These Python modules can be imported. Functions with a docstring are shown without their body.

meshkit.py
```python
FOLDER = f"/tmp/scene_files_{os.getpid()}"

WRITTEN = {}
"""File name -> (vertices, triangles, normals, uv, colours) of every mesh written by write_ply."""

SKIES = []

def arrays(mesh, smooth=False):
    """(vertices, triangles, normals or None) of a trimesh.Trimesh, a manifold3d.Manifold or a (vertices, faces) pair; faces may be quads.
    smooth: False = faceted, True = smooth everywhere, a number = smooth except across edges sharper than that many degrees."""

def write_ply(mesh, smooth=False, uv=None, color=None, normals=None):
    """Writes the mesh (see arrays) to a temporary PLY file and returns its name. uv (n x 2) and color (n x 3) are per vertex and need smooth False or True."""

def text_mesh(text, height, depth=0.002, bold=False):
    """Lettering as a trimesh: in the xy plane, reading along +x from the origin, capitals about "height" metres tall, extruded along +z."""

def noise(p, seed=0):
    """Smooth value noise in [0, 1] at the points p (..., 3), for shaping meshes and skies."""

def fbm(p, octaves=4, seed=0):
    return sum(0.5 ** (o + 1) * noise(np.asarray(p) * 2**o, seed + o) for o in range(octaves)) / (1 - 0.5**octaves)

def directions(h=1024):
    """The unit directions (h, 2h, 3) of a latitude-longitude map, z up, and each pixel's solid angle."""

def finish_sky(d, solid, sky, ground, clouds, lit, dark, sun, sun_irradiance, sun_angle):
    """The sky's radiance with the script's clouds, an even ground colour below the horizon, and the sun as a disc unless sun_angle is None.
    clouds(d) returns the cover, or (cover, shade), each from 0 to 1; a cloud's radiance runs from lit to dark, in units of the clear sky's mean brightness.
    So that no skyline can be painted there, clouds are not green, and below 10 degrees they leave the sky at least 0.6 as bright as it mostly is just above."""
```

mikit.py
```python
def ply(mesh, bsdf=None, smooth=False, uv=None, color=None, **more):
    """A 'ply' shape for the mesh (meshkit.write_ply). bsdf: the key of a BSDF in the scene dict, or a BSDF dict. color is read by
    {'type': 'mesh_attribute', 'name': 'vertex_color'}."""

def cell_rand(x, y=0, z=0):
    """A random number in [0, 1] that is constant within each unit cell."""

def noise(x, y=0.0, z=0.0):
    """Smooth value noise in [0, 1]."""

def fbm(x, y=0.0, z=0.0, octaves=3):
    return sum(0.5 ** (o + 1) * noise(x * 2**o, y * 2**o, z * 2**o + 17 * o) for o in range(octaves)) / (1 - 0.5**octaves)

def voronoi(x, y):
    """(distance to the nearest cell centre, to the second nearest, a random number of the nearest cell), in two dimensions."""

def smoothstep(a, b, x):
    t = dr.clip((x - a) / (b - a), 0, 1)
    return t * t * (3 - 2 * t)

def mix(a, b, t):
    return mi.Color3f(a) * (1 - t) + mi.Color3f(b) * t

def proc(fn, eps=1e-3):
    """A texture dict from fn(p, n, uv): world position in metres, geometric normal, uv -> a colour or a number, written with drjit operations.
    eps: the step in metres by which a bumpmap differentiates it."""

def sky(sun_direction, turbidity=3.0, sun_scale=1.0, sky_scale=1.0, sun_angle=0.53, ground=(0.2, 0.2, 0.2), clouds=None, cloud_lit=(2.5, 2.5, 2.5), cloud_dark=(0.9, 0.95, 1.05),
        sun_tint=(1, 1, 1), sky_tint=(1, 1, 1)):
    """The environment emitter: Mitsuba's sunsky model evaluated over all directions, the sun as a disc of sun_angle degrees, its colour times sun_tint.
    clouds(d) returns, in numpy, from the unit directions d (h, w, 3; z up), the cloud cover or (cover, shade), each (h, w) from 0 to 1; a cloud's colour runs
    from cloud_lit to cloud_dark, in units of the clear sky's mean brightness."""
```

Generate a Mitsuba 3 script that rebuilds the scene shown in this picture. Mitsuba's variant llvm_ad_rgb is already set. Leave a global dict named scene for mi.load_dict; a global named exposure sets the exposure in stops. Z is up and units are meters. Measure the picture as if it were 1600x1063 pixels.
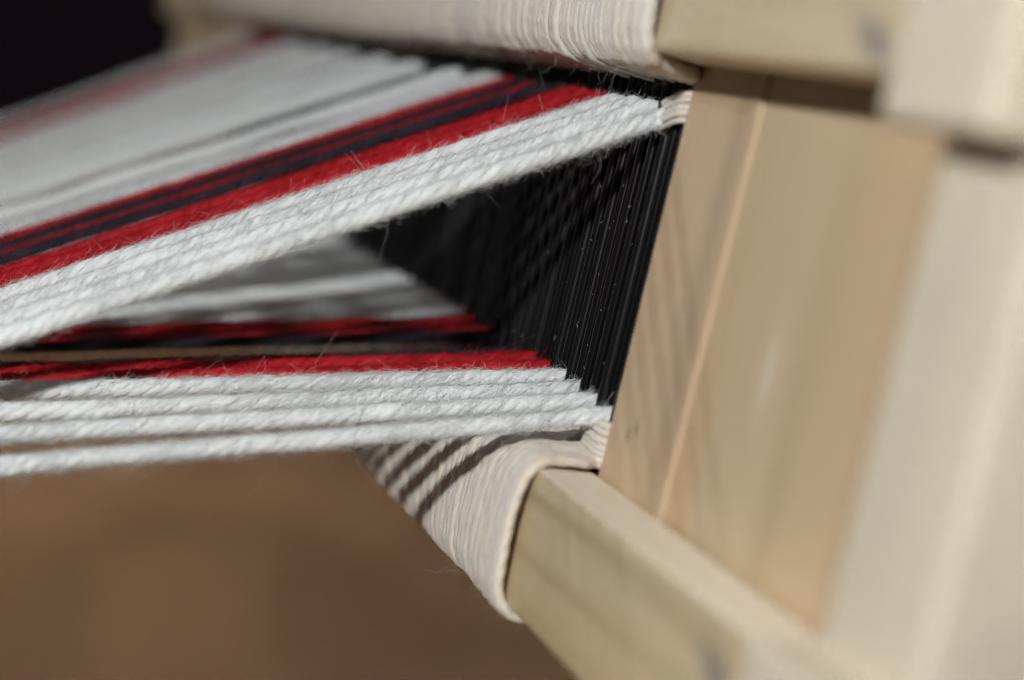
import math, random, numpy as np, trimesh, drjit as dr, mitsuba as mi, mikit
import manifold3d as m3
from mikit import fbm, noise, smoothstep, mix

# ------------------------------------------------------------------ units
# The reed is laid out in its own frame, in "reed millimetres": x along the bars away from the viewer, y towards the weaver,
# z up along the dents.  The reed leans back so that the warp runs level; S turns reed millimetres into real ones.
S = 2e-3
TILT = math.atan(0.40)
CT, ST = math.cos(TILT), math.sin(TILT)
LEG = -230.0                                  # the floor below the reed
ZOFF = -(CT * LEG + ST * (-12.0))             # table top at world z = 0
RX = np.array([[1, 0, 0], [0, CT, -ST], [0, ST, CT]])


def W(p):
    return (np.asarray(p, float) @ RX.T + [0, 0, ZOFF]) * S


def WV(v):
    return np.asarray(v, float) @ RX.T


def local(p):
    x, y, z = p.x / S, p.y / S, p.z / S - ZOFF
    return x, CT * y + ST * z, -ST * y + CT * z


scene, labels = {}, {}

# ------------------------------------------------------------------ camera
CAM = np.array([-230.61, 70.14, 24.46])
FWD = np.array([0.96552, -0.24753, -0.08129])
UP = np.array([0.1353, 0.2072, 0.9689])
T4 = mi.ScalarTransform4f
FOCUS = 257.0
scene['camera'] = {
    'type': 'thinlens',
    'to_world': T4().look_at(origin=W(CAM).tolist(), target=W(CAM + FWD * 100).tolist(), up=WV(UP).tolist()),
    'fov': 2 * math.degrees(math.atan(800 / 4068.0)), 'fov_axis': 'x',
    'aperture_radius': 2.8 * S, 'focus_distance': FOCUS * S,
    'near_clip': 0.01, 'far_clip': 60.0,
}
# ------------------------------------------------------------------ light
# one lamp above and behind the viewer's right shoulder, and the dim even daylight of the room
LDIR = np.array([-2.1, 1.0, 0.5]); LDIR /= np.linalg.norm(LDIR)
LAMP = W(np.array([70.0, 0.0, 10.0]) + 375.0 * LDIR)
LX = np.cross(LDIR, [0, 0, 1.0]); LX /= np.linalg.norm(LX); LY = np.cross(LX, LDIR)
NLAMP = 14
for i in range(NLAMP):                                   # a frosted bulb: points spread over its face
    rr, aa = 5.8 * math.sqrt((i + 0.5) / NLAMP), i * 2.39996
    o = LAMP + WV((LX * math.cos(aa) + LY * math.sin(aa)) * rr) * S
    scene[f'lamp_{i:03d}'] = {'type': 'spot', 'to_world': T4().look_at(origin=o.tolist(), target=W([60, 0, 0]).tolist(), up=[0, 0, 1]),
                              'intensity': {'type': 'rgb', 'value': [1.15 / NLAMP, 1.175 / NLAMP, 1.15 / NLAMP]}, 'cutoff_angle': 60.0, 'beam_width': 45.0}
scene['sky'] = mikit.sky([-0.6, 0.5, 0.6], sun_scale=0.0, sky_scale=0.6, clouds=lambda d: 1.0 + 0.0 * d[..., 2],
                         cloud_lit=(1.0, 1.0, 1.0), cloud_dark=(1.0, 1.0, 1.0))
scene['added_floor_spot'] = {'type': 'spot', 'to_world': T4().look_at(origin=[2.5, 1.6, 1.9], target=[1.6, 0.25, 0.0], up=[0, 1, 0]),  # unseen spot, added only to brighten the floor behind the loom
                      'intensity': {'type': 'rgb', 'value': [7.6, 7.2, 6.7]}, 'cutoff_angle': 50.0, 'beam_width': 15.0}
exposure = 0.0

rng = np.random.default_rng(11)


# ------------------------------------------------------------------ helpers
def rgb(c):
    return {'type': 'rgb', 'value': list(c)}


def put(key, mesh, bsdf, smooth=False, label=None, cat=None, group=None, kind=None):
    if hasattr(mesh, 'to_mesh'):
        mm = mesh.to_mesh(); mesh = (np.array(mm.vert_properties[:, :3]), np.array(mm.tri_verts))
    v, f = mesh
    scene[key] = mikit.ply((W(v), f), bsdf, smooth=smooth)
    d = {k: x for k, x in (('label', label), ('category', cat), ('group', group), ('kind', kind)) if x}
    if d:
        labels[key] = d


def num(name, i):
    return name if i == 0 else f'{name}_{i:03d}'


def rbox(x0, x1, y0, y1, z0, z1, r=0.6, seg=12):
    """A box with rounded edges."""
    pts = []
    ball = m3.Manifold.sphere(r, seg)
    parts = [ball.translate([x, y, z]) for x in (x0 + r, x1 - r) for y in (y0 + r, y1 - r) for z in (z0 + r, z1 - r)]
    return m3.Manifold.batch_hull(parts)


def tubes(P, rad, sides=3, closed=False):
    """Many tubes at once: P (n, k, 3) centre lines, rad (n, k)."""
    n, k, _ = P.shape
    if closed:
        T = np.roll(P, -1, 1) - np.roll(P, 1, 1)
    else:
        T = np.gradient(P, axis=1)
    T /= np.linalg.norm(T, axis=2, keepdims=True) + 1e-12
    ref = np.where(np.abs(T[..., :1]) < 0.8, [1.0, 0, 0], [0, 0, 1.0])
    A = np.cross(T, ref); A /= np.linalg.norm(A, axis=2, keepdims=True) + 1e-12
    B = np.cross(T, A)
    a = np.arange(sides) * 2 * np.pi / sides
    V = P[:, :, None] + rad[:, :, None, None] * (A[:, :, None] * np.cos(a)[:, None] + B[:, :, None] * np.sin(a)[:, None])
    V = V.reshape(-1, 3)
    kk = k if closed else k - 1
    i = np.arange(n)[:, None, None] * k * sides
    j = np.arange(kk)[None, :, None]; j2 = (j + 1) % k
    s = np.arange(sides)[None, None, :]; s2 = (s + 1) % sides
    q = np.stack(np.broadcast_arrays(i + j * sides + s, i + j * sides + s2, i + j2 * sides + s2, i + j2 * sides + s), -1).reshape(-1, 4)
    F = np.vstack([q[:, [0, 1, 2]], q[:, [0, 2, 3]]])
    return V, F


def join(ms):
    vs, fs, o = [], [], 0
    for v, f in ms:
        vs.append(v); fs.append(np.asarray(f) + o); o += len(v)
    return np.vstack(vs), np.vstack(fs)


def wobble(n, k, scale, rg):
    """Smooth random curves (n, k)."""
    c = max(3, int(k / scale) + 3)
    g = rg.normal(size=(n, c))
    x = np.linspace(0, c - 1.001, k)
    i = np.floor(x).astype(int); t = x - i; t = t * t * (3 - 2 * t)
    return g[:, i] * (1 - t) + g[:, i + 1] * t


# ------------------------------------------------------------------ materials
def wood(c_light, c_dark, c_warm, axis, seed, ring=1.0, rough=0.55, extra=None):
    def fn(p, n, uv):
        x, y, z = local(p)
        if axis == 'x':
            a, u, v = x, y, z
        else:
            a, u, v = z, x, y
        w = fbm(a * 0.012 + seed, u * 0.05, v * 0.05 + seed) * 7.0
        rings = noise(u * 0.55 * ring + w * (0.25 if axis == 'x' else 0.08) + seed, v * (0.75 if axis == 'x' else 0.30) * ring + a * 0.012, a * 0.008)
        fine = noise(u * 5.0, v * 5.0, a * 0.12 + seed)
        fine2 = noise(u * 11.0, v * 11.0 + seed, a * 0.35)
        warm = smoothstep(0.45, 0.8, fbm(a * 0.018, u * 0.06 + seed, v * 0.06))
        c = mix(c_light, c_dark, smoothstep(0.3, 0.9, rings) * 0.75 + fine * 0.22)
        c = mix(c, c_warm, warm * 0.65)
        c = c * (0.93 + 0.12 * fine2)
        if extra is not None:
            c = extra(c, x, y, z)
        return c
    return {'type': 'principled', 'base_color': mikit.proc(fn), 'roughness': rough, 'specular': 0.4}


def bar_extra(c, x, y, z):
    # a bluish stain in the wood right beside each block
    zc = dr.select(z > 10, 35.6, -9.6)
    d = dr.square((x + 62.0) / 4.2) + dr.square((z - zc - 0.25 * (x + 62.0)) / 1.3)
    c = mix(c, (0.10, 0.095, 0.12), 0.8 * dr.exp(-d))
    # light on the top face of the lower bar, painted in as a paler tone
    top_lit = smoothstep(-5.75, -5.6, z) * smoothstep(5.0, 0.0, z)
    return mix(c, (0.80, 0.71, 0.60), top_lit * (0.75 + 0.2 * noise(y * 1.5, x * 0.05)))


def end_extra(c, x, y, z):
    # darker vertical grain band beside the joint, two pin knots
    b = dr.exp(-dr.square((x + 16.0 + 1.2 * noise(z * 0.05, 3.0)) / 2.6))
    c = mix(c, (0.27, 0.19, 0.12), 0.45 * b)
    for kx, kz in ((-8.3, 0.4), (-6.2, -0.6)):
        d = dr.square((x - kx) / 0.45) + dr.square((z - kz) / 0.65)
        c = mix(c, (0.16, 0.10, 0.06), 0.7 * dr.exp(-d))
    return c


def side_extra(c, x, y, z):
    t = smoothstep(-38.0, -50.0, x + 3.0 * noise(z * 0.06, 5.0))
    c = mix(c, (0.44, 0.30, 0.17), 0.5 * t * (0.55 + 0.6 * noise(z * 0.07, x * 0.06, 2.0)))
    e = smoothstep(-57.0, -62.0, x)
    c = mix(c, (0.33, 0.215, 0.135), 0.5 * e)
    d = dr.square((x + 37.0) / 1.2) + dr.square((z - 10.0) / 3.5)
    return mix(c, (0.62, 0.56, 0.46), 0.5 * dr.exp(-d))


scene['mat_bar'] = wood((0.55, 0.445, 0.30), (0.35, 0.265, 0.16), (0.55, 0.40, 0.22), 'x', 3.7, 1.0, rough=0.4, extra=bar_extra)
scene['mat_end'] = wood((0.50, 0.37, 0.245), (0.445, 0.325, 0.21), (0.50, 0.355, 0.22), 'z', 9.1, 0.5, extra=end_extra)
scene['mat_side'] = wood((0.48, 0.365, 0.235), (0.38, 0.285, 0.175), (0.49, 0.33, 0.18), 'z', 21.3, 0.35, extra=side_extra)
def post_extra(c, x, y, z):
    b = smoothstep(0.45, 0.75, fbm(x * 0.05 + 3.0, y * 0.12, z * 0.09 + 1.0))
    return mix(c, (0.40, 0.345, 0.265), 0.5 * b)


scene['mat_post'] = wood((0.52, 0.445, 0.345), (0.47, 0.41, 0.315), (0.54, 0.455, 0.34), 'z', 33.9, 0.4, extra=post_extra)
scene['mat_block'] = wood((0.52, 0.445, 0.345), (0.47, 0.41, 0.315), (0.54, 0.455, 0.34), 'x', 45.2, 0.4)
scene['mat_dent'] = {'type': 'principled', 'base_color': rgb((0.0035, 0.0035, 0.004)), 'roughness': 0.25, 'specular': 0.12}
scene['mat_dent_gloss'] = {'type': 'principled', 'base_color': rgb((0.0035, 0.0035, 0.004)), 'roughness': 0.18, 'specular': 0.42}
scene['mat_dent_dull'] = {'type': 'principled', 'base_color': rgb((0.005, 0.005, 0.0052)), 'roughness': 0.35, 'specular': 0.18}
scene['mat_white'] = {'type': 'principled', 'base_color': rgb((0.76, 0.78, 0.79)), 'roughness': 0.75, 'specular': 0.25, 'sheen': 0.3}
scene['mat_red'] = {'type': 'principled', 'base_color': rgb((0.46, 0.014, 0.022)), 'roughness': 0.7, 'specular': 0.25, 'sheen': 0.25, 'sheen_tint': 0.8}
scene['mat_navy'] = {'type': 'principled', 'base_color': rgb((0.022, 0.022, 0.034)), 'roughness': 0.75, 'specular': 0.25, 'sheen': 0.2}


def cord_fn(p, n, uv):
    x, y, z = local(p)
    a = noise(x * 1.9, 7.0, 1.0)
    b = noise(x * 6.0, y * 1.5, z * 1.5)
    return mix((0.76, 0.67, 0.55), (0.52, 0.50, 0.49), a * 0.65 + b * 0.35)


scene['mat_cord'] = {'type': 'principled', 'base_color': mikit.proc(cord_fn), 'roughness': 0.8, 'specular': 0.25, 'sheen': 0.2}


def floor_fn(p, n, uv):
    g = fbm(p.x * 1.2, p.y * 14.0, 4.0)
    h = fbm(p.x * 1.5 + 5, p.y * 2.5, 9.0)
    k = smoothstep(0.40, 0.62, fbm(p.x * 2.6 + 2.0, p.y * 7.0 + 7.0, 3.0))
    return mix((0.52, 0.305, 0.165), (0.30, 0.168, 0.082), g * 0.25 + h * 0.3 + k * 0.45)


scene['mat_floor'] = {'type': 'principled', 'base_color': mikit.proc(floor_fn), 'roughness': 0.6, 'specular': 0.3}
scene['mat_backdrop'] = {'type': 'diffuse', 'reflectance': rgb((0.085, 0.066, 0.09))}

# ------------------------------------------------------------------ setting
bx = trimesh.creation.box


def wbox(key, x0, x1, y0, y1, z0, z1, bsdf, **kw):
    m = bx((x1 - x0, y1 - y0, z1 - z0)); m.apply_translation(((x0 + x1) / 2, (y0 + y1) / 2, (z0 + z1) / 2))
    scene[key] = mikit.ply(m, bsdf)
    labels[key] = kw


wbox('floor', -2.5, 4.9, -4.0, 4.0, -0.04, 0.0, 'mat_floor', kind='structure', label='brown wooden floor, far out of focus below the loom')
wbox('dark_backdrop', 4.9, 5.0, -4.0, 4.0, -0.04, 0.62, 'mat_backdrop', kind='structure', label='dark backdrop standing in for the unlit room behind the loom')  # dark-coloured slab in place of the shaded room beyond

# ------------------------------------------------------------------ the reed and its wooden frame
labels['reed'] = {'label': 'pale wooden weaving reed with black dents and cord-wrapped bars', 'category': 'reed'}
XF = 322.3                                    # far end of the dents
PITCH = 3.1
BARS = {}
bar_i = 0
for z0, z1, what in ((33.4, 46.6, 'upper'), (-18.4, -5.5, 'lower')):
    for y0, y1, side in ((0.0, 7.0, 'front'), (-10.2, -3.2, 'back')):
        k = 'reed__' + num('bar', bar_i); bar_i += 1
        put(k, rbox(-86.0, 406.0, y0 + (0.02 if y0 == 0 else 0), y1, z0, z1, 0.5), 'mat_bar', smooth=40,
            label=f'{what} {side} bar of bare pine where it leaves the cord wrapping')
# end boards and side boards, near and far, between the half bars
put('reed__end_board', rbox(-20.3, 0.0, -3.1, -0.02, -18.6, 46.5, 0.35), 'mat_end', smooth=40, label='narrow upright board beside the black dents')
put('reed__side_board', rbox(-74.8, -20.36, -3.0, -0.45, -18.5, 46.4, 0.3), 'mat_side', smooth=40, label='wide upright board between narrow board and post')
put('reed__end_board_001', rbox(XF, XF + 20.3, -3.1, -0.02, -18.6, 46.5, 0.35), 'mat_end', smooth=40)
put('reed__side_board_001', rbox(XF + 20.4, XF + 74.7, -3.0, -0.45, -18.5, 46.4, 0.3), 'mat_side', smooth=40)
for i, (x0, x1) in enumerate(((-91.0, -74.5), (XF + 74.5, XF + 88.0))):
    put('reed__' + num('post', i), rbox(x0, x1, -12.0, 5.6, -30.0, 60.0, 0.9), 'mat_post' if i == 0 else 'mat_bar', smooth=40,
        label='pale square post at the near end' if i == 0 else 'blurred post at the far end')
    for j, (z0, z1) in enumerate(((30.0, 56.0), (-25.0, -4.0))):
        put('reed__' + num('block', 2 * i + j), rbox(x0 - 0.4, x1 + 0.4, 4.0, 10.3, z0, z1, 0.9), 'mat_block' if i == 0 else 'mat_bar', smooth=40,
            label=('upper' if j == 0 else 'lower') + (' near' if i == 0 else ' far') + ' block that holds the bar to the post')

# black dents, each a flat blade with rounded edges
th = np.linspace(0, np.pi, 7)
hw, dep = 0.62, 2.9
prof = [(hw * math.cos(a), -hw + hw * 0.85 * math.sin(a)) for a in th] + [(-hw * math.cos(a), -dep + hw - hw * 0.85 * math.sin(a)) for a in th]
prof = np.array(prof)
cs = m3.CrossSection([prof])
ND = int(XF / PITCH)
for i in range(ND):
    x = 0.80 + PITCH * i
    lean = rng.normal() * 0.05
    dz = m3.Manifold.extrude(cs, 62.0, 1).translate([0, 0, -17.0])
    mm = dz.to_mesh(); v = np.array(mm.vert_properties[:, :3]); f = np.array(mm.tri_verts)
    ang = rng.normal() * 0.16
    ca, sa = math.cos(ang), math.sin(ang)
    yc = v[:, 1] + dep / 2
    v = np.stack([v[:, 0] * ca - yc * sa, v[:, 0] * sa + yc * ca - dep / 2, v[:, 2]], 1)
    v[:, 0] += x + lean * (v[:, 2] - 14) / 30
    v[:, 1] += -0.05 + rng.normal() * 0.06
    put('reed__' + num('dent', i), (v, f), ('mat_dent', 'mat_dent_gloss', 'mat_dent_dull')[int(rng.integers(0, 3))], smooth=35)


# ---- cord wound round the bars
def loop_paths(xf, xr, zlo, zhi, inner, rg, npts=44, rad=0.68, ycl=-10.2, ych=7.0):
    """Closed loops round both half bars; xf: where they cross the front face, xr: where they pass between the dents (inner face: 'top' or 'bottom')."""
    n = len(xf)
    off = rad * 0.85
    y0, y1, z0, z1 = ycl - off, ych + off, zlo - off, zhi + off
    cr = 2.1
    pts = []
    for (cy, cz, a0) in ((y1 - cr, z1 - cr, 0), (y0 + cr, z1 - cr, 90), (y0 + cr, z0 + cr, 180), (y1 - cr, z0 + cr, 270)):
        for a in np.linspace(a0, a0 + 90, 6):
            pts.append((cy + cr * math.cos(math.radians(a)), cz + cr * math.sin(math.radians(a))))
    pts = np.array(pts); pts = np.vstack([pts, pts[:1]])
    s = np.r_[0, np.cumsum(np.linalg.norm(np.diff(pts, axis=0), axis=1))]
    u = np.linspace(0, s[-1], npts, endpoint=False)
    yz = np.stack([np.interp(u, s, pts[:, 0]), np.interp(u, s, pts[:, 1])], 1)
    # the front face bulges a little under the winding
    zm, hh = (zlo + zhi) / 2, (zhi - zlo) / 2
    front = yz[:, 0] > 5
    yz[front, 0] += 0.55 * np.clip(1 - ((yz[front, 1] - zm) / hh) ** 2, 0, 1)
    yc = (y0 + y1) / 2
    face = (yz[:, 1] > zhi - 0.3) if inner == 'top' else (yz[:, 1] < zlo + 0.3)
    w = np.where(face, np.clip(1 - np.abs(yz[:, 0] - yc) / ((y1 - y0) / 2 - 0.6), 0, 1) ** 0.8, 0)
    w = np.where(np.abs(yz[:, 0] - yc) < 2.2, face * 1.0, w)
    P = np.zeros((n, npts, 3))
    P[:, :, 0] = xf[:, None] * (1 - w) + xr[:, None] * w
    P[:, :, 1] = yz[:, 0]; P[:, :, 2] = yz[:, 1]
    wob = wobble(n, npts, 5, rg) * 0.12; wob = wob - np.linspace(0, 1, npts) * (wob[:, -1:] - wob[:, :1])
    P[:, :, 0] += wob * (1 - 0.6 * w)
    lift = np.abs(rg.normal(size=(n, 1))) * 0.16
    cen = np.array([0, yc, zm]); d = P - cen; d[:, :, 0] = 0; d /= np.linalg.norm(d, axis=2, keepdims=True)
    P += d * lift[:, :, None]
    P[:, :, 2] += w * (1.5 if inner == 'top' else -0.4) * np.clip((np.arange(n)[:, None] - 1) / 7, 0, 1)
    P += d * (np.clip(1 - np.arange(n) / 5, 0, 1) * 0.35)[:, None, None]
    return P


def cord(P, rg, rad=0.68, sides=6, plies=True):
    """The strands: two plies twisted together along each closed path."""
    n, k, _ = P.shape
    r = rad * (1 + 0.13 * rg.normal(size=(n, 1))) * np.ones((n, k))
    if not plies:
        return tubes(P, r, sides, closed=True)
    kk = k * 3
    idx = np.arange(kk) / 3.0; i0 = np.floor(idx).astype(int); t = (idx - i0)[None, :, None]
    Q = P[:, i0] * (1 - t) + P[:, (i0 + 1) % k] * t
    T = np.roll(Q, -1, 1) - np.roll(Q, 1, 1); T /= np.linalg.norm(T, axis=2, keepdims=True)
    A = np.broadcast_to(np.array([1.0, 0, 0]), T.shape); A = A - (A * T).sum(2, keepdims=True) * T
    A = A / np.linalg.norm(A, axis=2, keepdims=True); B = np.cross(T, A)
    turns = 13
    out = []
    ph0 = rg.uniform(0, 6.28, (n, 1))
    for j in range(3):
        ph = ph0 + 2 * np.pi * (turns * np.arange(kk)[None] / kk + j / 3)
        C = Q + 0.16 * rad * (np.cos(ph)[..., None] * A + np.sin(ph)[..., None] * B)
        out.append(tubes(C, np.repeat(r[:, :1] * 0.86, kk, 1) * (1 + 0.1 * wobble(n, kk, 8, rg)), 5, closed=True))
    return join(out)


def hairs(start, dirs, L, curl, rg, k=6, r0=0.03):
    n = len(start)
    t = np.linspace(0, 1, k)
    P = start[:, None] + dirs[:, None] * (L[:, None] * t)[..., None]
    for a in range(3):
        wv = wobble(n, k, 2, rg); wv = wv - wv[:, :1]
        P[:, :, a] += wv * (curl * L)[:, None] * t
    R = np.full((n, k), r0) * (1 - 0.5 * t)
    return tubes(P, R, 3)


CP = 1.55
for bi, (zlo, zhi, inner, nm) in enumerate(((33.4, 46.6, 'bottom', 'upper'), (-18.4, -5.5, 'top', 'lower'))):
    rg = np.random.default_rng(100 + bi)
    nl = int((XF + 18) / CP)
    i = np.arange(nl)
    xf = (-8.9 if bi == 0 else -4.6) + CP * i + rg.normal(size=nl) * 0.13
    # between the dents three strands share one gap
    gap = np.floor(xf / PITCH); inside = xf / PITCH - gap
    xr = gap * PITCH + 0.8 + PITCH / 2 + (inside - 0.5) * 1.3
    fan = 0.25 + 0.75 * i
    xr = np.where(xf < fan + 0.4, fan, xr)
    xr = np.minimum(xr, XF - 0.5)
    P = loop_paths(xf, xr, zlo, zhi, inner, rg)
    NP = 14
    for j in range(NP):
        v, f = cord(P[j:j + 1], rg, rad=0.61 + 0.16 * max(0, 1 - j / 6))
        put('reed__bar__' + num('cord_loop', j) if bi == 0 else 'reed__bar_002__' + num('cord_loop', j), (v, f), 'mat_cord', smooth=True)
    near = cord(P[NP:80], rg, rad=0.60)
    far = cord(P[80:], rg, rad=0.78, plies=False)
    # lint standing off the winding
    nh = 1500
    sel = rg.integers(0, 60, nh); pt = rg.integers(0, P.shape[1], nh)
    st = P[sel, pt]; dd = st - np.array([0, -1.6, (zlo + zhi) / 2]); dd[:, 0] = rg.normal(size=nh) * 3
    dd += rg.normal(size=(nh, 3)) * 2.5; dd /= np.linalg.norm(dd, axis=1, keepdims=True)
    hz = hairs(st + dd * 0.7, dd, rg.exponential(0.45, nh) + 0.2, 0.3, rg, r0=0.013)
    put('reed__bar__cord_wrap' if bi == 0 else 'reed__bar_002__cord_wrap', join([near, far, hz]), 'mat_cord', smooth=True, kind='stuff',
        label=f'cream cord wound closely round the {nm} bar')

# lint caught on the front edges of the dents
rg = np.random.default_rng(77)
nh = 80
st = np.stack([rg.uniform(4, 75, nh), rg.uniform(0.0, 0.12, nh), rg.uniform(1.5, 27, nh)], 1)
dd = np.stack([rg.normal(size=nh), np.abs(rg.normal(size=nh)) * 0.3, rg.normal(size=nh)], 1); dd /= np.linalg.norm(dd, axis=1, keepdims=True)
put('reed__lint', hairs(st, dd, rg.exponential(0.16, nh) + 0.08, 0.2, rg, r0=0.016), 'mat_white', smooth=True, kind='stuff', label='white lint caught on the black dents')

# ---- cream cord lashed round the first dents: at the upper sheet, and down to the lower bar
rg = np.random.default_rng(5)


def lash(zc, n, dz, x1, skew):
    out = []
    for j in range(n):
        z = zc + (j - (n - 1) / 2) * dz + rg.normal() * 0.05
        y1, y0, xa, xb = 0.55, -3.6, -0.2, x1 + rg.normal() * 0.15
        a = np.linspace(0, 2 * np.pi, 28, endpoint=False)
        cx, hx, cy, hy = (xa + xb) / 2, (xb - xa) / 2, (y0 + y1) / 2, (y1 - y0) / 2
        sx = np.sign(np.cos(a)) * np.abs(np.cos(a)) ** 0.45; sy = np.sign(np.sin(a)) * np.abs(np.sin(a)) ** 0.45
        P = np.stack([cx + hx * sx, cy + hy * sy, z + skew * (sx * 0.5 + 0.5) * np.where(sy > 0, 1, 0.2) + 0 * a], 1)
        P[:, 1] += 0.08 * rg.normal()
        out.append(P)
    return np.array(out)


put('reed__lashing', cord(lash(29.6, 5, 0.62, 6.8, -1.5), rg, rad=0.36), 'mat_cord', smooth=True,
    label='short cream lashing round the first dents beside the upper yarns')
put('reed__lashing_001', cord(lash(-2.6, 6, 0.68, 6.0, 0.3), rg, rad=0.38), 'mat_cord', smooth=True,
    label='cream lashing that runs slanting from the lower bar to the first dents')


# ------------------------------------------------------------------ the warp yarns
def yarn_path(x0, z0, x1, y1, z1, sl_after, wob, rg, step):
    """From behind the reed through it to the fell of the cloth and on."""
    ys = np.arange(-36.0, 104.0, step)
    t = ys / y1
    z = np.where(ys >= 0, z0 + (z1 - z0) * t, z0 + (6.0 - z0) * (-ys / 70.0))
    yf = 80.0
    zf = z0 + (z1 - z0) * yf / y1
    z = np.where(ys > yf, zf - 0.42 * (ys - yf), z)
    x = np.where(ys >= 0, x0 + (x1 - x0) * t, x0)
    # smooth the bend at the reed
    k = np.exp(-np.linspace(-2, 2, 9) ** 2); k /= k.sum()
    pad = lambda a: np.convolve(np.pad(a, 4, mode='reflect', reflect_type='odd'), k, 'valid')
    n = len(ys)
    damp = np.clip(np.abs(ys) / 6, 0, 1)
    x = pad(x) + wobble(1, n, 7 / step, rg)[0] * wob * damp
    z = pad(z) + wobble(1, n, 7 / step, rg)[0] * wob * damp
    return np.stack([x, ys, z], 1)


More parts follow.
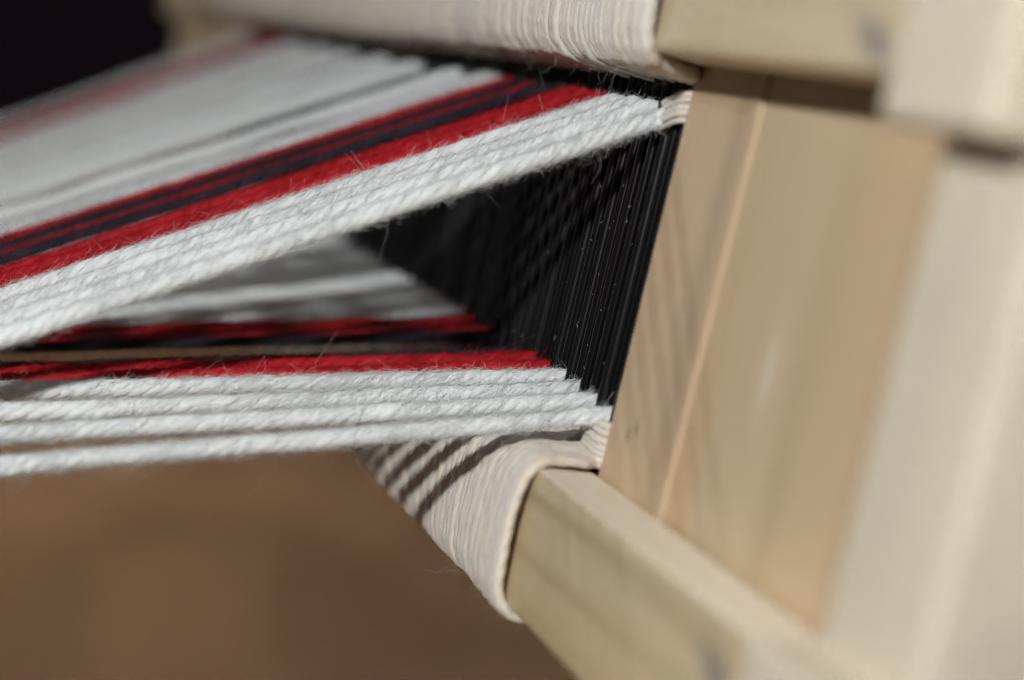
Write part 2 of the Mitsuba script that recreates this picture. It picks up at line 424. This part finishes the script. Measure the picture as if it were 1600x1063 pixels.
def yarn_mesh(C, r, detail, rg, step, vis):
    n = len(C)
    T = np.gradient(C, axis=0); T /= np.linalg.norm(T, axis=1, keepdims=True)
    V = np.array([1.0, 0, 0]) - T[:, :1] * T; V /= np.linalg.norm(V, axis=1, keepdims=True)
    U = np.cross(T, V)
    s = np.arange(n) * step
    twist = 2 * np.pi / (6.4 * r)
    ph0 = rg.uniform(0, 6.28)
    rv = r * (1 + 0.075 * wobble(1, n, 9 / step, rg)[0] + 0.035 * wobble(1, n, 3 / step, rg)[0])
    out = []
    if detail:
        for j in range(4):
            ph = ph0 + twist * s + 0.9 * wobble(1, n, 9 / step, np.random.default_rng(int(ph0 * 1e6)))[0] + j * np.pi / 2
            rad = rv * 0.35
            c = C + (rad * np.cos(ph))[:, None] * U + (rad * np.sin(ph))[:, None] * V
            pr = rv * 0.65 * (1 + 0.09 * wobble(1, n, 1.3 / step, rg)[0])
            out.append(tubes(c[None], pr[None], 7))
        # fibres: lying along the plies, standing off, and a few long strays
        for cnt, lift, ln, curl, hr in ((int(20 * vis), 0.06, 2.0, 0.04, 0.024), (int(52 * vis), 0.25, 1.0, 0.16, 0.013), (int(0.8 * vis), 0.9, 2.4, 0.40, 0.011)):
            k = 4 if ln < 2.5 else 7
            y0 = rg.uniform(-1.0, vis - 1.0, cnt)
            i0 = (y0 + 36.0) / step
            L = ln * rg.uniform(0.5, 1.5, cnt) * rg.choice([-1, 1], cnt)
            t = np.linspace(0, 1, k)
            idx = np.clip(i0[:, None] + L[:, None] * t / step, 0, n - 1.01)
            ii = idx.astype(int); fr = (idx - ii)[..., None]
            lerp = lambda a: a[ii] * (1 - fr) + a[ii + 1] * fr
            phi = rg.uniform(0, 6.28, (cnt, 1)) + twist * idx * step + 0.25 * (wobble(cnt, k, 3, rg))
            lobe = 0.93 + 0.09 * np.abs(np.cos(2 * (phi - ph0 - twist * idx * step)))
            lf = lift * np.minimum(rg.exponential(1.0, (cnt, 1)), 3.5)
            rr = r * lobe + lf * t ** 1.4
            P = lerp(C) + rr[..., None] * (np.cos(phi)[..., None] * lerp(U) + np.sin(phi)[..., None] * lerp(V))
            for a in range(3):
                wv = wobble(cnt, k, 1.6, rg)
                P[..., a] += (wv - wv[:, :1]) * curl * np.abs(L)[:, None] * t
            out.append(tubes(P, np.full((cnt, k), hr) * (1 - 0.35 * t), 3))
    else:
        sides = 12
        a = np.arange(sides) * 2 * np.pi / sides
        ph = ph0 + twist * s
        rr = rv[:, None] * (0.84 + 0.18 * np.abs(np.cos(2 * (a[None] - ph[:, None]))))
        P = C[:, None] + rr[..., None] * (np.cos(a)[None, :, None] * U[:, None] + np.sin(a)[None, :, None] * V[:, None])
        i = np.arange(n - 1)[:, None] * sides; q = np.arange(sides)[None]; q2 = (q + 1) % sides
        F = np.stack(np.broadcast_arrays(i + q, i + q2, i + sides + q2, i + sides + q), -1).reshape(-1, 4)
        out.append((P.reshape(-1, 3), np.vstack([F[:, [0, 2, 1]], F[:, [0, 3, 2]]])))
    return join(out)


# near yarns: place at the reed (x, z), place at y = 44 (x, z), colour, radius; the selvedge yarns hang lower than the rest
U_PLANE, L_PLANE = (29.0, -0.590), (0.6, -0.245)
UPPER = [  # x, colour, radius, drop at y = 44
    (5.45, 'white', 0.90, -1.25), (11.65, 'white', 0.90, -0.75), (17.85, 'white', 0.90, -0.35), (24.05, 'white', 0.90, 0.0),
    (30.25, 'red', 0.90, 0.0), (36.45, 'red', 0.90, 0.0), (42.0, 'red', 0.90, 0.0),
    (56.6, 'navy', 0.58, 0.0), (60.0, 'red', 0.48, 0.0), (64.0, 'navy', 0.68, 0.05), (67.2, 'navy', 0.66, 0.05), (73.0, 'red', 0.75, 0.15),
    (80.0, 'white', 0.90, 0.0), (85.5, 'white', 0.90, -0.1),
]
LOWER = [
    (2.35, 'white', 0.87, -3.2), (8.55, 'white', 0.87, -1.6), (14.75, 'white', 0.87, -0.7), (20.95, 'white', 0.87, 0.2),
    (27.15, 'red', 0.90, 0.1), (33.35, 'red', 0.90, 0.1), (38.8, 'navy', 0.50, 0.1),
    (53.0, 'navy', 0.52, 0.1), (56.2, 'red', 0.5, 0.0), (58.6, 'navy', 0.5, 0.0), (63.6, 'red', 0.90, 0.0),
    (70.4, 'white', 0.95, 0.0),
]
for x in (106.0, 129.0, 134.5, 156.0, 161.0, 184.0, 189.5, 211.0, 217.0, 237.0, 252.0):
    UPPER.append((x + rng.normal() * 1.2, 'white', 0.90, rng.normal() * 0.45))
for x, c in ((262, 'red'), (267, 'navy'), (271, 'red'), (275, 'navy'), (280, 'red'), (286, 'red'), (292, 'red'), (298, 'white'), (304, 'white'), (310, 'white'), (316, 'white')):
    UPPER.append((x, c, 0.9, 0.0))
x = 77.5
while x < 258:
    LOWER.append((x + rng.normal() * 0.6, 'white', 0.95, rng.normal() * 0.12)); x += 6.4
for x, c in ((262, 'red'), (267, 'navy'), (271, 'red'), (275, 'navy'), (280, 'red'), (286, 'red'), (292, 'red'), (298, 'white'), (304, 'white'), (310, 'white'), (316, 'white')):
    LOWER.append((x, c, 0.9, 0.0))

ORD = ['nearest', 'second', 'third', 'fourth', 'fifth', 'sixth', 'seventh', 'eighth', 'ninth', 'tenth', 'eleventh', 'twelfth', 'thirteenth', 'fourteenth']
count = {}
for sheet, rows, (pz, ps) in (('upper', UPPER, U_PLANE), ('lower', LOWER, L_PLANE)):
    seen = {}
    for j, (x0, col, r, drop) in enumerate(rows):
        rg = np.random.default_rng(1000 + j + (500 if sheet == 'lower' else 0))
        detail = x0 < 86
        step = 0.33 if detail else 0.6
        slope = ps - (0.05 * min(1, max(0, (x0 - 90) / 180)) if sheet == 'upper' else 0)
        z0 = pz + (drop * 0.25 if sheet == 'lower' else 0) - (0.5 if (sheet == 'upper' and j == 0) else 0)
        z1 = pz + slope * 44 + drop
        x1 = x0 + (1.2 if x0 < 30 else 0.0)
        C = yarn_path(x0, z0, x1, 44.0, z1, 0, 0.05, rg, step)
        mesh = yarn_mesh(C, r, detail, rg, step, 62.0)
        name = f'{col}_yarn'
        key = num(name, count.get(name, 0)); count[name] = count.get(name, 0) + 1
        q = seen.get(col, 0); seen[col] = q + 1
        if detail:
            lab = f'{ORD[q]} {col} yarn of the {sheet} warp sheet counted from the wooden end board'
            if q == 0 and col == 'white':
                lab = f'white yarn along the near edge of the {sheet} warp sheet'
            if col == 'navy' and q == 0:
                lab = f'thin navy yarn of the {sheet} warp sheet right behind the wide red band'
            grp = f'{col} yarns of the {sheet} sheet in focus'
        elif x0 < 260:
            lab = f'white yarn in the blurred middle of the {sheet} warp sheet'
            grp = f'white yarns in the blurred middle of the {sheet} sheet'
        elif col == 'white':
            lab = f'white yarn at the far edge of the {sheet} warp sheet beyond the far red stripe'
            grp = f'white yarns at the far edge of the {sheet} sheet'
        else:
            lab = f'{col} yarn of the blurred far stripe of the {sheet} warp sheet'
            grp = f'{col} yarns in the far stripe of the {sheet} sheet'
        put(key, mesh, f'mat_{col}', smooth=True, label=lab, cat='yarn', group=grp)
